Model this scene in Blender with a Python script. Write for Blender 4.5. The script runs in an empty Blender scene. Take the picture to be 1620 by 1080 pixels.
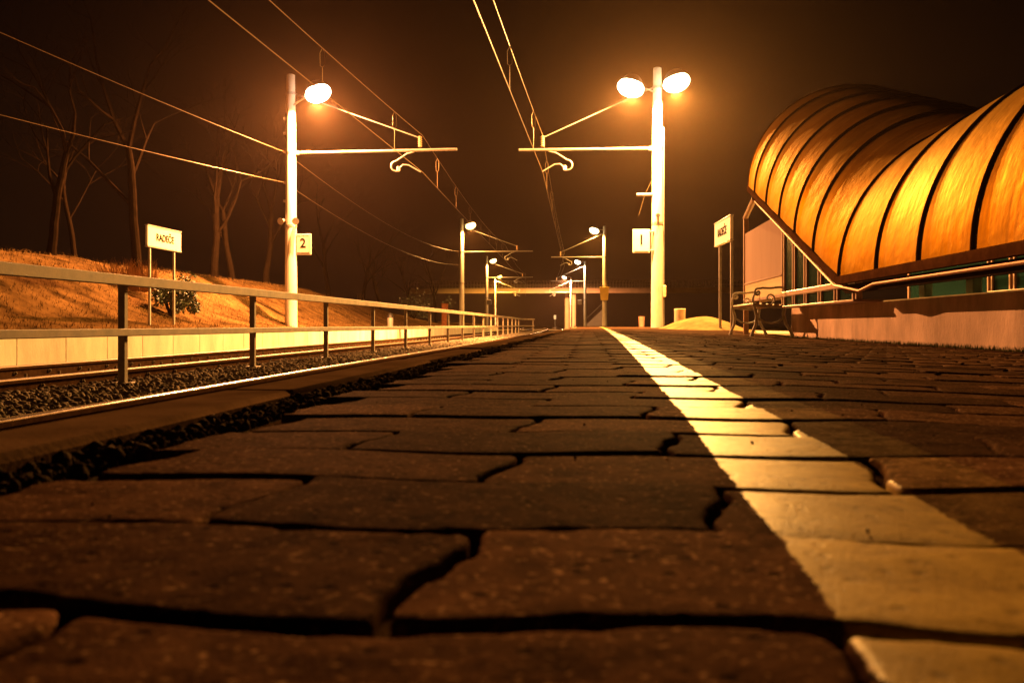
import bpy, math, random
import numpy as np
from mathutils import Vector, Matrix, noise

random.seed(7)
rng = np.random.default_rng(7)
sc = bpy.context.scene
COL = sc.collection
PHI = math.radians(5.0)
CP, SP = math.cos(PHI), math.sin(PHI)
EYE = 0.087
F = 1370.0

# ------------------------------------------------------------------ helpers
def at(px, py, d):
    """a photograph pixel at depth d as a place in the station"""
    X = (px - 810) / F * d
    return Vector((X * CP - d * SP, X * SP + d * CP, EYE + (514 - py) / F * d))

def cu(v):                       # the line bends gently to the left in the distance
    return -0.00029 * max(0.0, v - 20.0) ** 2

def link(o, parent=None):
    COL.objects.link(o)
    if parent is not None:
        o.parent = parent
    return o

def tag(o, label=None, cat=None, group=None, kind=None):
    if label: o['label'] = label
    if cat: o['category'] = cat
    if group: o['group'] = group
    if kind: o['kind'] = kind
    return o

def empty(name, loc=(0, 0, 0), rz=0.0):
    o = bpy.data.objects.new(name, None)
    o.empty_display_size = 0.1
    o.location = loc
    o.rotation_euler = (0, 0, rz)
    return link(o)

class MB:
    def __init__(s):
        s.v, s.f, s.m = [], [], []
    def add(s, vs, fs, mi=0):
        b = len(s.v)
        s.v.extend([tuple(p) for p in vs])
        for f in fs:
            s.f.append(tuple(b + i for i in f)); s.m.append(mi)
        return s
    def box(s, c, d, rz=0.0, bev=0.0, mi=0):
        cx, cy, cz = c; hx, hy, hz = d[0] / 2, d[1] / 2, d[2] / 2
        e = min(bev, hx * .45, hy * .45, hz * .45)
        co, si = math.cos(rz), math.sin(rz)
        if e <= 0:
            pts = [(x, y, z) for z in (-hz, hz) for x, y in ((-hx, -hy), (hx, -hy), (hx, hy), (-hx, hy))]
            fs = [(3, 2, 1, 0), (4, 5, 6, 7), (0, 1, 5, 4), (1, 2, 6, 5), (2, 3, 7, 6), (3, 0, 4, 7)]
        else:
            def ring(ix, iy, z):
                a, b2 = hx - ix, hy - iy
                return [(-a + e, -b2, z), (a - e, -b2, z), (a, -b2 + e, z), (a, b2 - e, z), (a - e, b2, z), (-a + e, b2, z), (-a, b2 - e, z), (-a, -b2 + e, z)]
            pts = ring(e, e, -hz) + ring(0, 0, -hz + e) + ring(0, 0, hz - e) + ring(e, e, hz)
            fs = [tuple(range(7, -1, -1)), tuple(range(24, 32))]
            for r in range(3):
                for i in range(8):
                    j = (i + 1) % 8
                    fs.append((r * 8 + i, r * 8 + j, r * 8 + 8 + j, r * 8 + 8 + i))
        s.add([(cx + x * co - y * si, cy + x * si + y * co, cz + z) for x, y, z in pts], fs, mi)
        return s
    def tube(s, pts, r, n=8, cap=True, mi=0):
        pts = [Vector(p) for p in pts]
        rs = r if isinstance(r, (list, tuple)) else [r] * len(pts)
        vs, prev = [], None
        for i, p in enumerate(pts):
            a = pts[max(0, i - 1)]; b = pts[min(len(pts) - 1, i + 1)]
            t = (b - a)
            if t.length < 1e-9: t = Vector((0, 0, 1))
            t.normalize()
            if prev is None:
                up = Vector((0, 0, 1)) if abs(t.z) < .9 else Vector((1, 0, 0))
                x = t.cross(up).normalized()
            else:
                x = (prev - t * prev.dot(t))
                x = x.normalized() if x.length > 1e-6 else t.orthogonal().normalized()
            prev = x
            y = t.cross(x)
            for k in range(n):
                an = 2 * math.pi * k / n
                vs.append(p + (x * math.cos(an) + y * math.sin(an)) * rs[i])
        fs = []
        for i in range(len(pts) - 1):
            for k in range(n):
                k2 = (k + 1) % n
                fs.append((i * n + k, i * n + k2, (i + 1) * n + k2, (i + 1) * n + k))
        if cap:
            fs.append(tuple(range(n - 1, -1, -1)))
            fs.append(tuple(range((len(pts) - 1) * n, len(pts) * n)))
        return s.add(vs, fs, mi)
    def lathe(s, prof, c=(0, 0, 0), n=20, mi=0, M=None):
        vs, fs = [], []
        for r, z in prof:
            for k in range(n):
                a = 2 * math.pi * k / n
                p = Vector((r * math.cos(a), r * math.sin(a), z))
                if M is not None: p = M @ p
                vs.append(p + Vector(c))
        for i in range(len(prof) - 1):
            for k in range(n):
                k2 = (k + 1) % n
                fs.append((i * n + k, i * n + k2, (i + 1) * n + k2, (i + 1) * n + k))
        fs.append(tuple(range(n - 1, -1, -1)))
        fs.append(tuple(range((len(prof) - 1) * n, len(prof) * n)))
        return s.add(vs, fs, mi)
    def sweep(s, prof, path, mi=0, cap=True):
        """closed profile [(dx,dz)] carried along path [(x,y,z)]"""
        n = len(prof); vs, fs = [], []
        for i, p in enumerate(path):
            a = path[max(0, i - 1)]; b = path[min(len(path) - 1, i + 1)]
            tx, ty = b[0] - a[0], b[1] - a[1]
            l = math.hypot(tx, ty) or 1
            nx, ny = ty / l, -tx / l
            for dx, dz in prof:
                vs.append((p[0] + nx * dx, p[1] + ny * dx, p[2] + dz))
        for i in range(len(path) - 1):
            for k in range(n):
                k2 = (k + 1) % n
                fs.append((i * n + k, (i + 1) * n + k, (i + 1) * n + k2, i * n + k2))
        if cap:
            fs.append(tuple(range(n)))
            fs.append(tuple(range(len(path) * n - 1, (len(path) - 1) * n - 1, -1)))
        return s.add(vs, fs, mi)
    def build(s, name, mat, parent=None, smooth=True, ang=35):
        me = bpy.data.meshes.new(name)
        me.from_pydata(s.v, [], s.f)
        mats = mat if isinstance(mat, (list, tuple)) else [mat]
        for m in mats: me.materials.append(m)
        if len(mats) > 1:
            me.polygons.foreach_set('material_index', s.m)
        if smooth:
            me.polygons.foreach_set('use_smooth', [True] * len(me.polygons))
            me.set_sharp_from_angle(angle=math.radians(ang))
        me.update()
        return link(bpy.data.objects.new(name, me), parent)

def np_mesh(name, verts, faces_flat, sizes, mat, parent=None, smooth=False, ang=40):
    me = bpy.data.meshes.new(name)
    verts = np.asarray(verts, dtype=np.float32)
    me.vertices.add(len(verts)); me.vertices.foreach_set('co', verts.ravel())
    sizes = np.asarray(sizes, dtype=np.int32)
    me.loops.add(len(faces_flat)); me.loops.foreach_set('vertex_index', np.asarray(faces_flat, dtype=np.int32))
    me.polygons.add(len(sizes))
    st = np.concatenate(([0], np.cumsum(sizes)[:-1])).astype(np.int32)
    me.polygons.foreach_set('loop_start', st)
    if smooth: me.polygons.foreach_set('use_smooth', [True] * len(sizes))
    me.update(calc_edges=True)
    me.validate()
    if smooth: me.set_sharp_from_angle(angle=math.radians(ang))
    me.materials.append(mat)
    return link(bpy.data.objects.new(name, me), parent)

# ------------------------------------------------------------------ materials
def N(nt, t, **kw):
    n = nt.nodes.new(t)
    for k, v in kw.items(): setattr(n, k, v)
    return n

def math_n(nt, op, a, b=None, c=None):
    n = nt.nodes.new('ShaderNodeMath'); n.operation = op
    for i, x in enumerate((a, b, c)):
        if x is None: continue
        if isinstance(x, (int, float)): n.inputs[i].default_value = x
        else: nt.links.new(x, n.inputs[i])
    return n.outputs[0]

def M(name, col, rough=.6, metal=0.0, var=.25, vs=4.0, bump=.0, bs=60.0, stretch=(1, 1, 1), rv=.1, spec=.5, col2=None):
    m = bpy.data.materials.new(name); m.use_nodes = True
    nt = m.node_tree; L = nt.links
    b = nt.nodes['Principled BSDF']
    tc = N(nt, 'ShaderNodeTexCoord')
    mp = N(nt, 'ShaderNodeMapping'); mp.inputs['Scale'].default_value = stretch
    L.new(tc.outputs['Object'], mp.inputs['Vector'])
    nz = N(nt, 'ShaderNodeTexNoise'); nz.inputs['Scale'].default_value = vs; nz.inputs['Detail'].default_value = 7
    nz.inputs['Roughness'].default_value = .65
    L.new(mp.outputs[0], nz.inputs['Vector'])
    cr = N(nt, 'ShaderNodeValToRGB')
    e = cr.color_ramp.elements
    c2 = col2 or tuple(min(1, c * (1 + var)) for c in col)
    e[0].position = .32; e[0].color = tuple(c * (1 - var) for c in col) + (1,)
    e[1].position = .68; e[1].color = tuple(c2) + (1,)
    L.new(nz.outputs[0], cr.inputs[0]); L.new(cr.outputs[0], b.inputs['Base Color'])
    rr = N(nt, 'ShaderNodeMapRange'); rr.inputs[3].default_value = max(.02, rough - rv); rr.inputs[4].default_value = min(1, rough + rv)
    L.new(nz.outputs[0], rr.inputs[0]); L.new(rr.outputs[0], b.inputs['Roughness'])
    b.inputs['Metallic'].default_value = metal
    b.inputs['Specular IOR Level'].default_value = 0.0 if rough >= .72 else spec
    if bump > 0:
        n2 = N(nt, 'ShaderNodeTexNoise'); n2.inputs['Scale'].default_value = bs; n2.inputs['Detail'].default_value = 5
        L.new(mp.outputs[0], n2.inputs['Vector'])
        bp = N(nt, 'ShaderNodeBump'); bp.inputs['Strength'].default_value = bump; bp.inputs['Distance'].default_value = .01
        L.new(n2.outputs[0], bp.inputs['Height']); L.new(bp.outputs[0], b.inputs['Normal'])
    return m

def glow(name, col, strength):
    m = bpy.data.materials.new(name); m.use_nodes = True
    nt = m.node_tree
    b = nt.nodes['Principled BSDF']
    b.inputs['Base Color'].default_value = (.8, .8, .75, 1)
    b.inputs['Emission Color'].default_value = (*col, 1)
    b.inputs['Emission Strength'].default_value = strength
    m.cycles.emission_sampling = 'NONE'
    return m

mat_concrete_pole = M('pole concrete', (.50, .46, .40), .75, var=.18, vs=3, bump=.25, bs=40, stretch=(1, 1, .35))
mat_steel = M('galvanised steel', (.36, .34, .31), .42, .75, var=.2, vs=12)
mat_dark_steel = M('dark painted steel', (.035, .032, .03), .5, .3, var=.3, vs=8)
mat_fence = M('weathered fence steel', (.21, .165, .115), .7, .2, var=.35, vs=5, bump=.1, bs=90)
mat_wire = M('bronze wire', (.15, .098, .052), .45, .6, var=.1)
mat_porcelain = M('brown porcelain', (.35, .22, .13), .2, var=.1)
mat_rail_side = M('rusty rail steel', (.055, .028, .015), .8, .0, var=.4, vs=14, bump=.2, bs=70)
mat_rail_head = M('polished rail head', (.50, .44, .38), .24, 1.0, var=.08, vs=9, rv=.05)
mat_rail_worn = M('dull rail head', (.16, .10, .06), .55, .5, var=.25, vs=9)
mat_sleeper = M('grimy sleeper concrete', (.17, .13, .10), .85, var=.3, vs=5, bump=.4, bs=50)
mat_ballast = M('ballast stone', (.15, .12, .095), .9, var=.55, vs=25, bump=.2, bs=120)
mat_ballast_bed = M('ballast bed', (.065, .05, .04), .95, var=.5, vs=22, bump=1.0, bs=30)
mat_wall2 = M('platform edge concrete', (.74, .68, .56), .8, var=.25, vs=1.6, bump=.3, bs=30, stretch=(1, 1, .4))
mat_plat2 = M('far platform surface', (.30, .27, .22), .85, var=.2, vs=2, bump=.3, bs=60)
mat_slab = M('edge slab stone', (.11, .066, .038), .75, var=.3, vs=9, bump=.12, bs=160)
mat_rubble = M('joint rubble', (.05, .037, .026), .95, var=.6, vs=40, bump=1.0, bs=140)
mat_sandjoint = M('sand in the joints', (.055, .032, .018), .95, var=.5, vs=60, bump=.8, bs=300)
mat_ground = M('dark earth', (.06, .05, .03), .95, var=.4, vs=.6, bump=.6, bs=8)
mat_asphalt = M('pale gravel yard', (.26, .22, .16), .9, var=.25, vs=1.2, bump=.5, bs=90)
mat_bank = M('dry grass bank', (.065, .037, .014), .95, var=.75, vs=1.1, bump=1.0, bs=22, col2=(.13, .072, .026))
mat_grass = M('straw grass', (.088, .050, .018), .8, var=.85, vs=.8)
mat_sand = M('yellow sand', (.21, .145, .065), .95, var=.4, vs=3, bump=.7, bs=60)
mat_bark = M('tree bark', (.008, .0048, .0027), .9, var=.4, vs=6, bump=.6, bs=30)
mat_leaf = M('evergreen leaf', (.035, .05, .018), .5, var=.5, vs=9)
mat_reed = M('dry reed', (.24, .14, .06), .85, var=.4, vs=7)
mat_moss = M('moss and weeds', (.09, .12, .04), .9, var=.5, vs=14)
mat_white = M('white sign enamel', (.80, .78, .72), .4, var=.06, vs=4)
mat_ink = M('black lettering', (.012, .011, .010), .8, var=.05)
mat_sign_rim = M('grey sign rim', (.42, .39, .35), .45, .3, var=.1)
mat_pink = M('pinkish render', (.70, .53, .43), .82, var=.36, vs=1.9, bump=.35, bs=45, stretch=(1, 1, .45))
mat_teal = M('teal painted steel', (.13, .27, .23), .5, var=.3, vs=7)
mat_frame = M('brown painted frame', (.30, .17, .10), .45, .25, var=.2, vs=7)
mat_fascia = M('dark copper fascia', (.075, .032, .014), .75, .0, var=.35, vs=6)
mat_trim = M('bright copper trim', (.36, .19, .09), .5, .5, var=.15, vs=6)
mat_soffit = M('dark soffit boards', (.03, .02, .014), .8, var=.3, vs=6)
mat_frost = M('frosted pinkish panel', (.40, .31, .28), .75, var=.09, vs=1.5, stretch=(1, 1.5, .2))
mat_ochre = M('ochre panel', (.52, .37, .16), .5, var=.12, vs=2)
mat_iron = M('patinated cast iron', (.40, .43, .37), .5, .0, var=.35, vs=20)
mat_slat = M('bench timber', (.40, .29, .17), .6, var=.25, vs=9, stretch=(5, .6, 5))
mat_rust = M('rusty sheet steel', (.24, .085, .035), .75, .1, var=.4, vs=7)
mat_bin = M('pale concrete bin', (.55, .47, .33), .8, var=.15, vs=4, bump=.3, bs=60)
mat_grey = M('grey plastic', (.28, .24, .21), .5, var=.15)
mat_yellow = M('yellow sheet metal', (.55, .34, .03), .5, var=.12)
mat_bridge = M('bridge concrete', (.27, .185, .12), .85, var=.2, vs=.4, bump=.2, bs=5)
mat_debris = M('dead leaf scraps', (.05, .03, .018), .9, var=.5, vs=30)
mat_housing = M('lamp housing', (.20, .19, .17), .5, .5, var=.1)

def glass_mat():
    m = bpy.data.materials.new('teal glass'); m.use_nodes = True
    nt = m.node_tree; b = nt.nodes['Principled BSDF']
    nz = N(nt, 'ShaderNodeTexNoise'); nz.inputs['Scale'].default_value = 2.0
    cr = N(nt, 'ShaderNodeValToRGB')
    cr.color_ramp.elements[0].color = (.006, .035, .030, 1); cr.color_ramp.elements[1].color = (.012, .06, .05, 1)
    nt.links.new(nz.outputs[0], cr.inputs[0]); nt.links.new(cr.outputs[0], b.inputs['Base Color'])
    b.inputs['Roughness'].default_value = .12
    tr = N(nt, 'ShaderNodeBsdfTransparent'); tr.inputs[0].default_value = (.5, .8, .72, 1)
    mx = N(nt, 'ShaderNodeMixShader'); mx.inputs[0].default_value = .35
    nt.links.new(b.outputs[0], mx.inputs[1]); nt.links.new(tr.outputs[0], mx.inputs[2])
    nt.links.new(mx.outputs[0], nt.nodes['Material Output'].inputs['Surface'])
    return m
mat_glass = glass_mat()

def copper_mat():
    m = bpy.data.materials.new('copper sheet'); m.use_nodes = True
    nt = m.node_tree; L = nt.links; b = nt.nodes['Principled BSDF']
    tc = N(nt, 'ShaderNodeTexCoord')
    def noise_n(scale, st, det=6):
        mp = N(nt, 'ShaderNodeMapping'); mp.inputs['Scale'].default_value = st
        L.new(tc.outputs['Object'], mp.inputs['Vector'])
        n = N(nt, 'ShaderNodeTexNoise'); n.inputs['Scale'].default_value = scale; n.inputs['Detail'].default_value = det
        L.new(mp.outputs[0], n.inputs['Vector']); return n.outputs[0]
    big = noise_n(.9, (1, 1, 1)); streak = noise_n(3.0, (.5, 9, .35)); fine = noise_n(26, (1, 1, .4))
    cr = N(nt, 'ShaderNodeValToRGB')
    e = cr.color_ramp.elements
    e[0].position = .3; e[0].color = (.120, .055, .019, 1)
    e[1].position = .72; e[1].color = (.29, .185, .066, 1)
    e2 = cr.color_ramp.elements.new(.5); e2.color = (.19, .100, .034, 1)
    s = math_n(nt, 'ADD', math_n(nt, 'MULTIPLY', big, .68), math_n(nt, 'MULTIPLY', streak, .32))
    L.new(s, cr.inputs[0])
    # each sheet between two seams has aged a little differently
    sp = N(nt, 'ShaderNodeSeparateXYZ'); L.new(tc.outputs['Object'], sp.inputs[0])
    cell = math_n(nt, 'FLOOR', math_n(nt, 'DIVIDE', sp.outputs[1], .86))
    wn = N(nt, 'ShaderNodeTexWhiteNoise'); wn.noise_dimensions = '1D'; L.new(cell, wn.inputs['W'])
    hs = N(nt, 'ShaderNodeHueSaturation')
    L.new(cr.outputs[0], hs.inputs['Color'])
    L.new(math_n(nt, 'MULTIPLY_ADD', wn.outputs[0], .35, .8), hs.inputs['Value'])
    # greenish patina blotches
    pt = N(nt, 'ShaderNodeMix'); pt.data_type = 'RGBA'; pt.inputs[7].default_value = (.21, .175, .066, 1)
    pn = noise_n(1.4, (1, .6, 1), 8)
    pr = N(nt, 'ShaderNodeMapRange'); pr.inputs[1].default_value = .55; pr.inputs[2].default_value = .75; pr.inputs[4].default_value = .55
    L.new(pn, pr.inputs[0]); L.new(pr.outputs[0], pt.inputs[0]); L.new(hs.outputs[0], pt.inputs[6])
    L.new(pt.outputs[2], b.inputs['Base Color'])
    b.inputs['Metallic'].default_value = .72; b.inputs['Specular IOR Level'].default_value = 0; b.inputs['Specular Tint'].default_value = (.9, .66, .36, 1)
    rr = N(nt, 'ShaderNodeMapRange'); rr.inputs[1].default_value = .3; rr.inputs[2].default_value = .7; rr.inputs[3].default_value = .52; rr.inputs[4].default_value = .64
    L.new(streak, rr.inputs[0]); L.new(rr.outputs[0], b.inputs['Roughness'])
    hgt = math_n(nt, 'ADD', math_n(nt, 'MULTIPLY', noise_n(2.6, (1, 1, 1), 3), 1.0), math_n(nt, 'MULTIPLY', fine, .10))
    hgt = math_n(nt, 'ADD', hgt, math_n(nt, 'MULTIPLY', streak, .03))
    bp = N(nt, 'ShaderNodeBump'); bp.inputs['Strength'].default_value = .35; bp.inputs['Distance'].default_value = .05
    L.new(hgt, bp.inputs['Height']); L.new(bp.outputs[0], b.inputs['Normal'])
    return m
mat_copper = copper_mat()

def paving_mat():
    m = bpy.data.materials.new('paving stone with worn line'); m.use_nodes = True
    nt = m.node_tree; L = nt.links; b = nt.nodes['Principled BSDF']
    tc = N(nt, 'ShaderNodeTexCoord')
    sp = N(nt, 'ShaderNodeSeparateXYZ'); L.new(tc.outputs['Object'], sp.inputs[0])
    u, v = sp.outputs[0], sp.outputs[1]
    def nz(scale, det=6, rough=.6):
        n = N(nt, 'ShaderNodeTexNoise'); n.inputs['Scale'].default_value = scale; n.inputs['Detail'].default_value = det
        n.inputs['Roughness'].default_value = rough
        L.new(tc.outputs['Object'], n.inputs['Vector']); return n.outputs[0]
    n_big, n_mid, n_fine, n_grain = nz(5), nz(38), nz(190, 4), nz(620, 3)
    cr = N(nt, 'ShaderNodeValToRGB'); e = cr.color_ramp.elements
    e[0].position = .36; e[0].color = (.026, .012, .007, 1)
    e[1].position = .66; e[1].color = (.122, .062, .033, 1)
    mixn = math_n(nt, 'ADD', math_n(nt, 'MULTIPLY', n_mid, .55), math_n(nt, 'MULTIPLY', n_big, .2))
    mixn = math_n(nt, 'ADD', mixn, math_n(nt, 'MULTIPLY', n_fine, .25))
    L.new(mixn, cr.inputs[0])
    # gritty aggregate: pale grains and dark pits, and each stone its own tone
    at_ = N(nt, 'ShaderNodeAttribute'); at_.attribute_name = 'tone'
    gr = N(nt, 'ShaderNodeMapRange'); gr.inputs[1].default_value = .60; gr.inputs[2].default_value = .72; gr.inputs[4].default_value = .8
    L.new(nz(260, 2, .5), gr.inputs[0])
    gm = N(nt, 'ShaderNodeMix'); gm.data_type = 'RGBA'; gm.inputs[7].default_value = (.34, .21, .12, 1)
    L.new(gr.outputs[0], gm.inputs[0]); L.new(cr.outputs[0], gm.inputs[6])
    vo = N(nt, 'ShaderNodeTexVoronoi'); vo.inputs['Scale'].default_value = 75; L.new(tc.outputs['Object'], vo.inputs['Vector'])
    pit = N(nt, 'ShaderNodeMapRange'); pit.inputs[1].default_value = .10; pit.inputs[2].default_value = .24; pit.inputs[3].default_value = .35
    L.new(vo.outputs['Distance'], pit.inputs[0])
    tone = math_n(nt, 'MULTIPLY', math_n(nt, 'MULTIPLY_ADD', at_.outputs['Fac'], .95, .55), pit.outputs[0])
    stone = N(nt, 'ShaderNodeMix'); stone.data_type = 'RGBA'; stone.blend_type = 'MULTIPLY'; stone.inputs[0].default_value = 1
    L.new(gm.outputs[2], stone.inputs[6]); L.new(tone, stone.inputs[7])
    # painted line
    ul = math_n(nt, 'MULTIPLY_ADD', math_n(nt, 'POWER', math_n(nt, 'MAXIMUM', v, .01), .72), .036, .060)
    a = math_n(nt, 'SUBTRACT', u, ul)
    a = math_n(nt, 'ADD', a, math_n(nt, 'MULTIPLY', math_n(nt, 'SUBTRACT', n_fine, .5), .007))
    a = math_n(nt, 'ADD', a, math_n(nt, 'MULTIPLY', math_n(nt, 'SUBTRACT', n_mid, .5), .006))
    a = math_n(nt, 'ADD', a, math_n(nt, 'MULTIPLY', math_n(nt, 'SUBTRACT', n_big, .5), .010))
    def band(lo, hi):
        x = math_n(nt, 'MULTIPLY', math_n(nt, 'GREATER_THAN', a, lo), math_n(nt, 'LESS_THAN', a, hi)); return x
    main = band(0, .086)
    wear = N(nt, 'ShaderNodeMapRange'); wear.inputs[1].default_value = .30; wear.inputs[2].default_value = .42
    wear.inputs[3].default_value = .38; wear.inputs[4].default_value = 1.0
    L.new(math_n(nt, 'ADD', math_n(nt, 'MULTIPLY', n_mid, .5), math_n(nt, 'MULTIPLY', n_fine, .5)), wear.inputs[0])
    wear2 = N(nt, 'ShaderNodeMapRange'); wear2.inputs[1].default_value = .36; wear2.inputs[2].default_value = .56; wear2.inputs[3].default_value = .25
    L.new(math_n(nt, 'ADD', math_n(nt, 'MULTIPLY', n_big, .5), math_n(nt, 'MULTIPLY', n_mid, .5)), wear2.inputs[0])
    faint = math_n(nt, 'MULTIPLY', band(.086, .146), math_n(nt, 'MULTIPLY', wear2.outputs[0], .17))
    mask = math_n(nt, 'ADD', math_n(nt, 'MULTIPLY', main, wear.outputs[0]), faint)
    mx = N(nt, 'ShaderNodeMix'); mx.data_type = 'RGBA'
    pc = N(nt, 'ShaderNodeValToRGB'); pe = pc.color_ramp.elements
    pe[0].position = .3; pe[0].color = (.15, .098, .022, 1); pe[1].position = .65; pe[1].color = (.45, .325, .08, 1)
    L.new(mixn, pc.inputs[0])
    L.new(mask, mx.inputs[0]); L.new(stone.outputs[2], mx.inputs[6]); pg = N(nt, 'ShaderNodeMix'); pg.data_type = 'RGBA'; pg.blend_type = 'MULTIPLY'; pg.inputs[0].default_value = .6
    L.new(pc.outputs[0], pg.inputs[6]); L.new(tone, pg.inputs[7]); L.new(pg.outputs[2], mx.inputs[7])
    L.new(mx.outputs[2], b.inputs['Base Color'])
    rg = N(nt, 'ShaderNodeMapRange'); rg.inputs[3].default_value = .70; rg.inputs[4].default_value = .46
    L.new(mask, rg.inputs[0]); L.new(rg.outputs[0], b.inputs['Roughness'])
    L.new(math_n(nt, 'MULTIPLY_ADD', math_n(nt, 'MULTIPLY', mask, mask), 0.018, .0005), b.inputs['Specular IOR Level'])
    h = math_n(nt, 'ADD', math_n(nt, 'MULTIPLY', n_fine, .35), math_n(nt, 'MULTIPLY', n_grain, .45))
    h = math_n(nt, 'ADD', h, math_n(nt, 'MULTIPLY', n_mid, .8))
    h = math_n(nt, 'ADD', h, math_n(nt, 'MULTIPLY', pit.outputs[0], .45))
    bp = N(nt, 'ShaderNodeBump'); bp.inputs['Distance'].default_value = .0026; L.new(math_n(nt, 'MULTIPLY_ADD', mask, -.55, .8), bp.inputs['Strength'])
    L.new(h, bp.inputs['Height']); L.new(bp.outputs[0], b.inputs['Normal'])
    return m
mat_paving = paving_mat()

# ------------------------------------------------------------------ world, camera
w = bpy.data.worlds.new('World'); sc.world = w; w.use_nodes = True
nt = w.node_tree
bg = nt.nodes['Background']
tc = N(nt, 'ShaderNodeTexCoord'); sp = N(nt, 'ShaderNodeSeparateXYZ')
nt.links.new(tc.outputs['Generated'], sp.inputs[0])
cr = N(nt, 'ShaderNodeValToRGB')                     # town glow low on the horizon, black overhead
cr.color_ramp.elements[0].position = 0.0; cr.color_ramp.elements[0].color = (.010, .0036, .0014, 1)
cr.color_ramp.elements[1].position = .42; cr.color_ramp.elements[1].color = (.0010, .0004, .0002, 1)
nt.links.new(sp.outputs[2], cr.inputs[0]); nt.links.new(cr.outputs[0], bg.inputs[0])
bg.inputs[1].default_value = 1.0

cam = bpy.data.cameras.new('camera'); co = bpy.data.objects.new('camera', cam); COL.objects.link(co)
co.location = (0, 0, EYE); co.rotation_euler = (math.radians(90), 0, PHI)
cam.sensor_width = 36; cam.lens = 36 * F / 1620; cam.shift_y = -26 / 1620
cam.clip_start = .01; cam.clip_end = 2000
cam.dof.use_dof = True; cam.dof.focus_distance = 4.5; cam.dof.aperture_fstop = 14
sc.camera = co
sc.view_settings.view_transform = 'Standard'; sc.view_settings.look = 'None'
sc.view_settings.exposure = 0; sc.view_settings.gamma = 1
c = sc.cycles
c.max_bounces = 5; c.diffuse_bounces = 2; c.glossy_bounces = 2; c.transmission_bounces = 3; c.transparent_max_bounces = 8
c.volume_bounces = 0; c.caustics_reflective = False; c.caustics_refractive = False; c.sample_clamp_indirect = 4
c.use_denoising = True

# ------------------------------------------------------------------ ground, platform, track bed
def sheet(name, us, vs, zf, mat, kind='structure', curve=True, smooth=True):
    V, Fc = [], []
    for v in vs:
        for u in us:
            V.append((u + (cu(v) if curve else 0), v, zf(u, v)))
    n = len(us)
    for j in range(len(vs) - 1):
        for i in range(n - 1):
            a = j * n + i
            Fc.append((a, a + 1, a + n + 1, a + n))
    o = MB().add(V, Fc).build(name, mat, smooth=smooth, ang=60)
    if kind: o['kind'] = kind
    return o
def lin(a, b, n): return [a + (b - a) * i / (n - 1) for i in range(n)]

def plat_z(u): return -.035 * max(0.0, u - .3)
g = MB().add([(-400, -60, -.75), (400, -60, -.75), (400, 520, -.75), (-400, 520, -.75)], [(0, 1, 2, 3)]).build('ground', mat_ground)
g['kind'] = 'structure'

PAVE_L, PAVE_P = .225, .1125
FAR0 = 15.0
# body of the platform: bed under the pavers, edge wall, flat far end
mb = MB()
vs_p = lin(-6, FAR0, 12) + lin(FAR0 + 3, 64, 18)
path = [(cu(v), v, 0) for v in vs_p]
mb.sweep([(-.46, -.016), (-.46, -.74), (-.30, -.74), (-.30, -.016)], path)
pb = mb.build('platform_edge_wall', mat_slab, smooth=False); pb['kind'] = 'structure'
sheet('paving_bed', lin(-.30, 3.2, 150), [-6, -1] + lin(.1, 2.2, 110) + lin(2.3, FAR0, 40), lambda u, v: plat_z(u) - .0078 + .0045 * noise.noise((u * 14, v * 14, 4)) + .0015 * noise.noise((u * 60, v * 60, 7)), mat_sandjoint)
def far_z(u, v):
    return plat_z(u) * max(0, 1 - (v - FAR0) / 6) + .010 * noise.noise((u * .7, v * .5, 3)) if v > FAR0 + .1 else plat_z(u)
sheet('platform_far_end', [-.30, 0, .1, .2, .3, .5, .8, 1.5, 2.2, 3.2], lin(FAR0, 64, 60), far_z, mat_paving)
sheet('station_yard', [3.2, 4, 5, 7, 9, 12], lin(-6, 64, 70), lambda u, v: -.0725 - .02 * (u - 3.2) + .02 * noise.noise((u, v * .6, 1)), mat_asphalt)

# edge slabs beside the track: long stones, slightly out of line
mb = MB()
v = -.9
while v < 64:
    l = random.uniform(.97, 1.03); dz = random.uniform(-.003, .003); du = random.uniform(-.002, .002)
    if v < 14 or True:
        mid = v + l / 2
        mb.box((-.412 + du + cu(mid), mid, -.010 + dz), (.088, l - .008, .03), rz=2 * .00029 * max(0, mid - 20), bev=.006)
    v += l
o = mb.build('edge_slabs', mat_slab); o['kind'] = 'structure'

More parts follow.
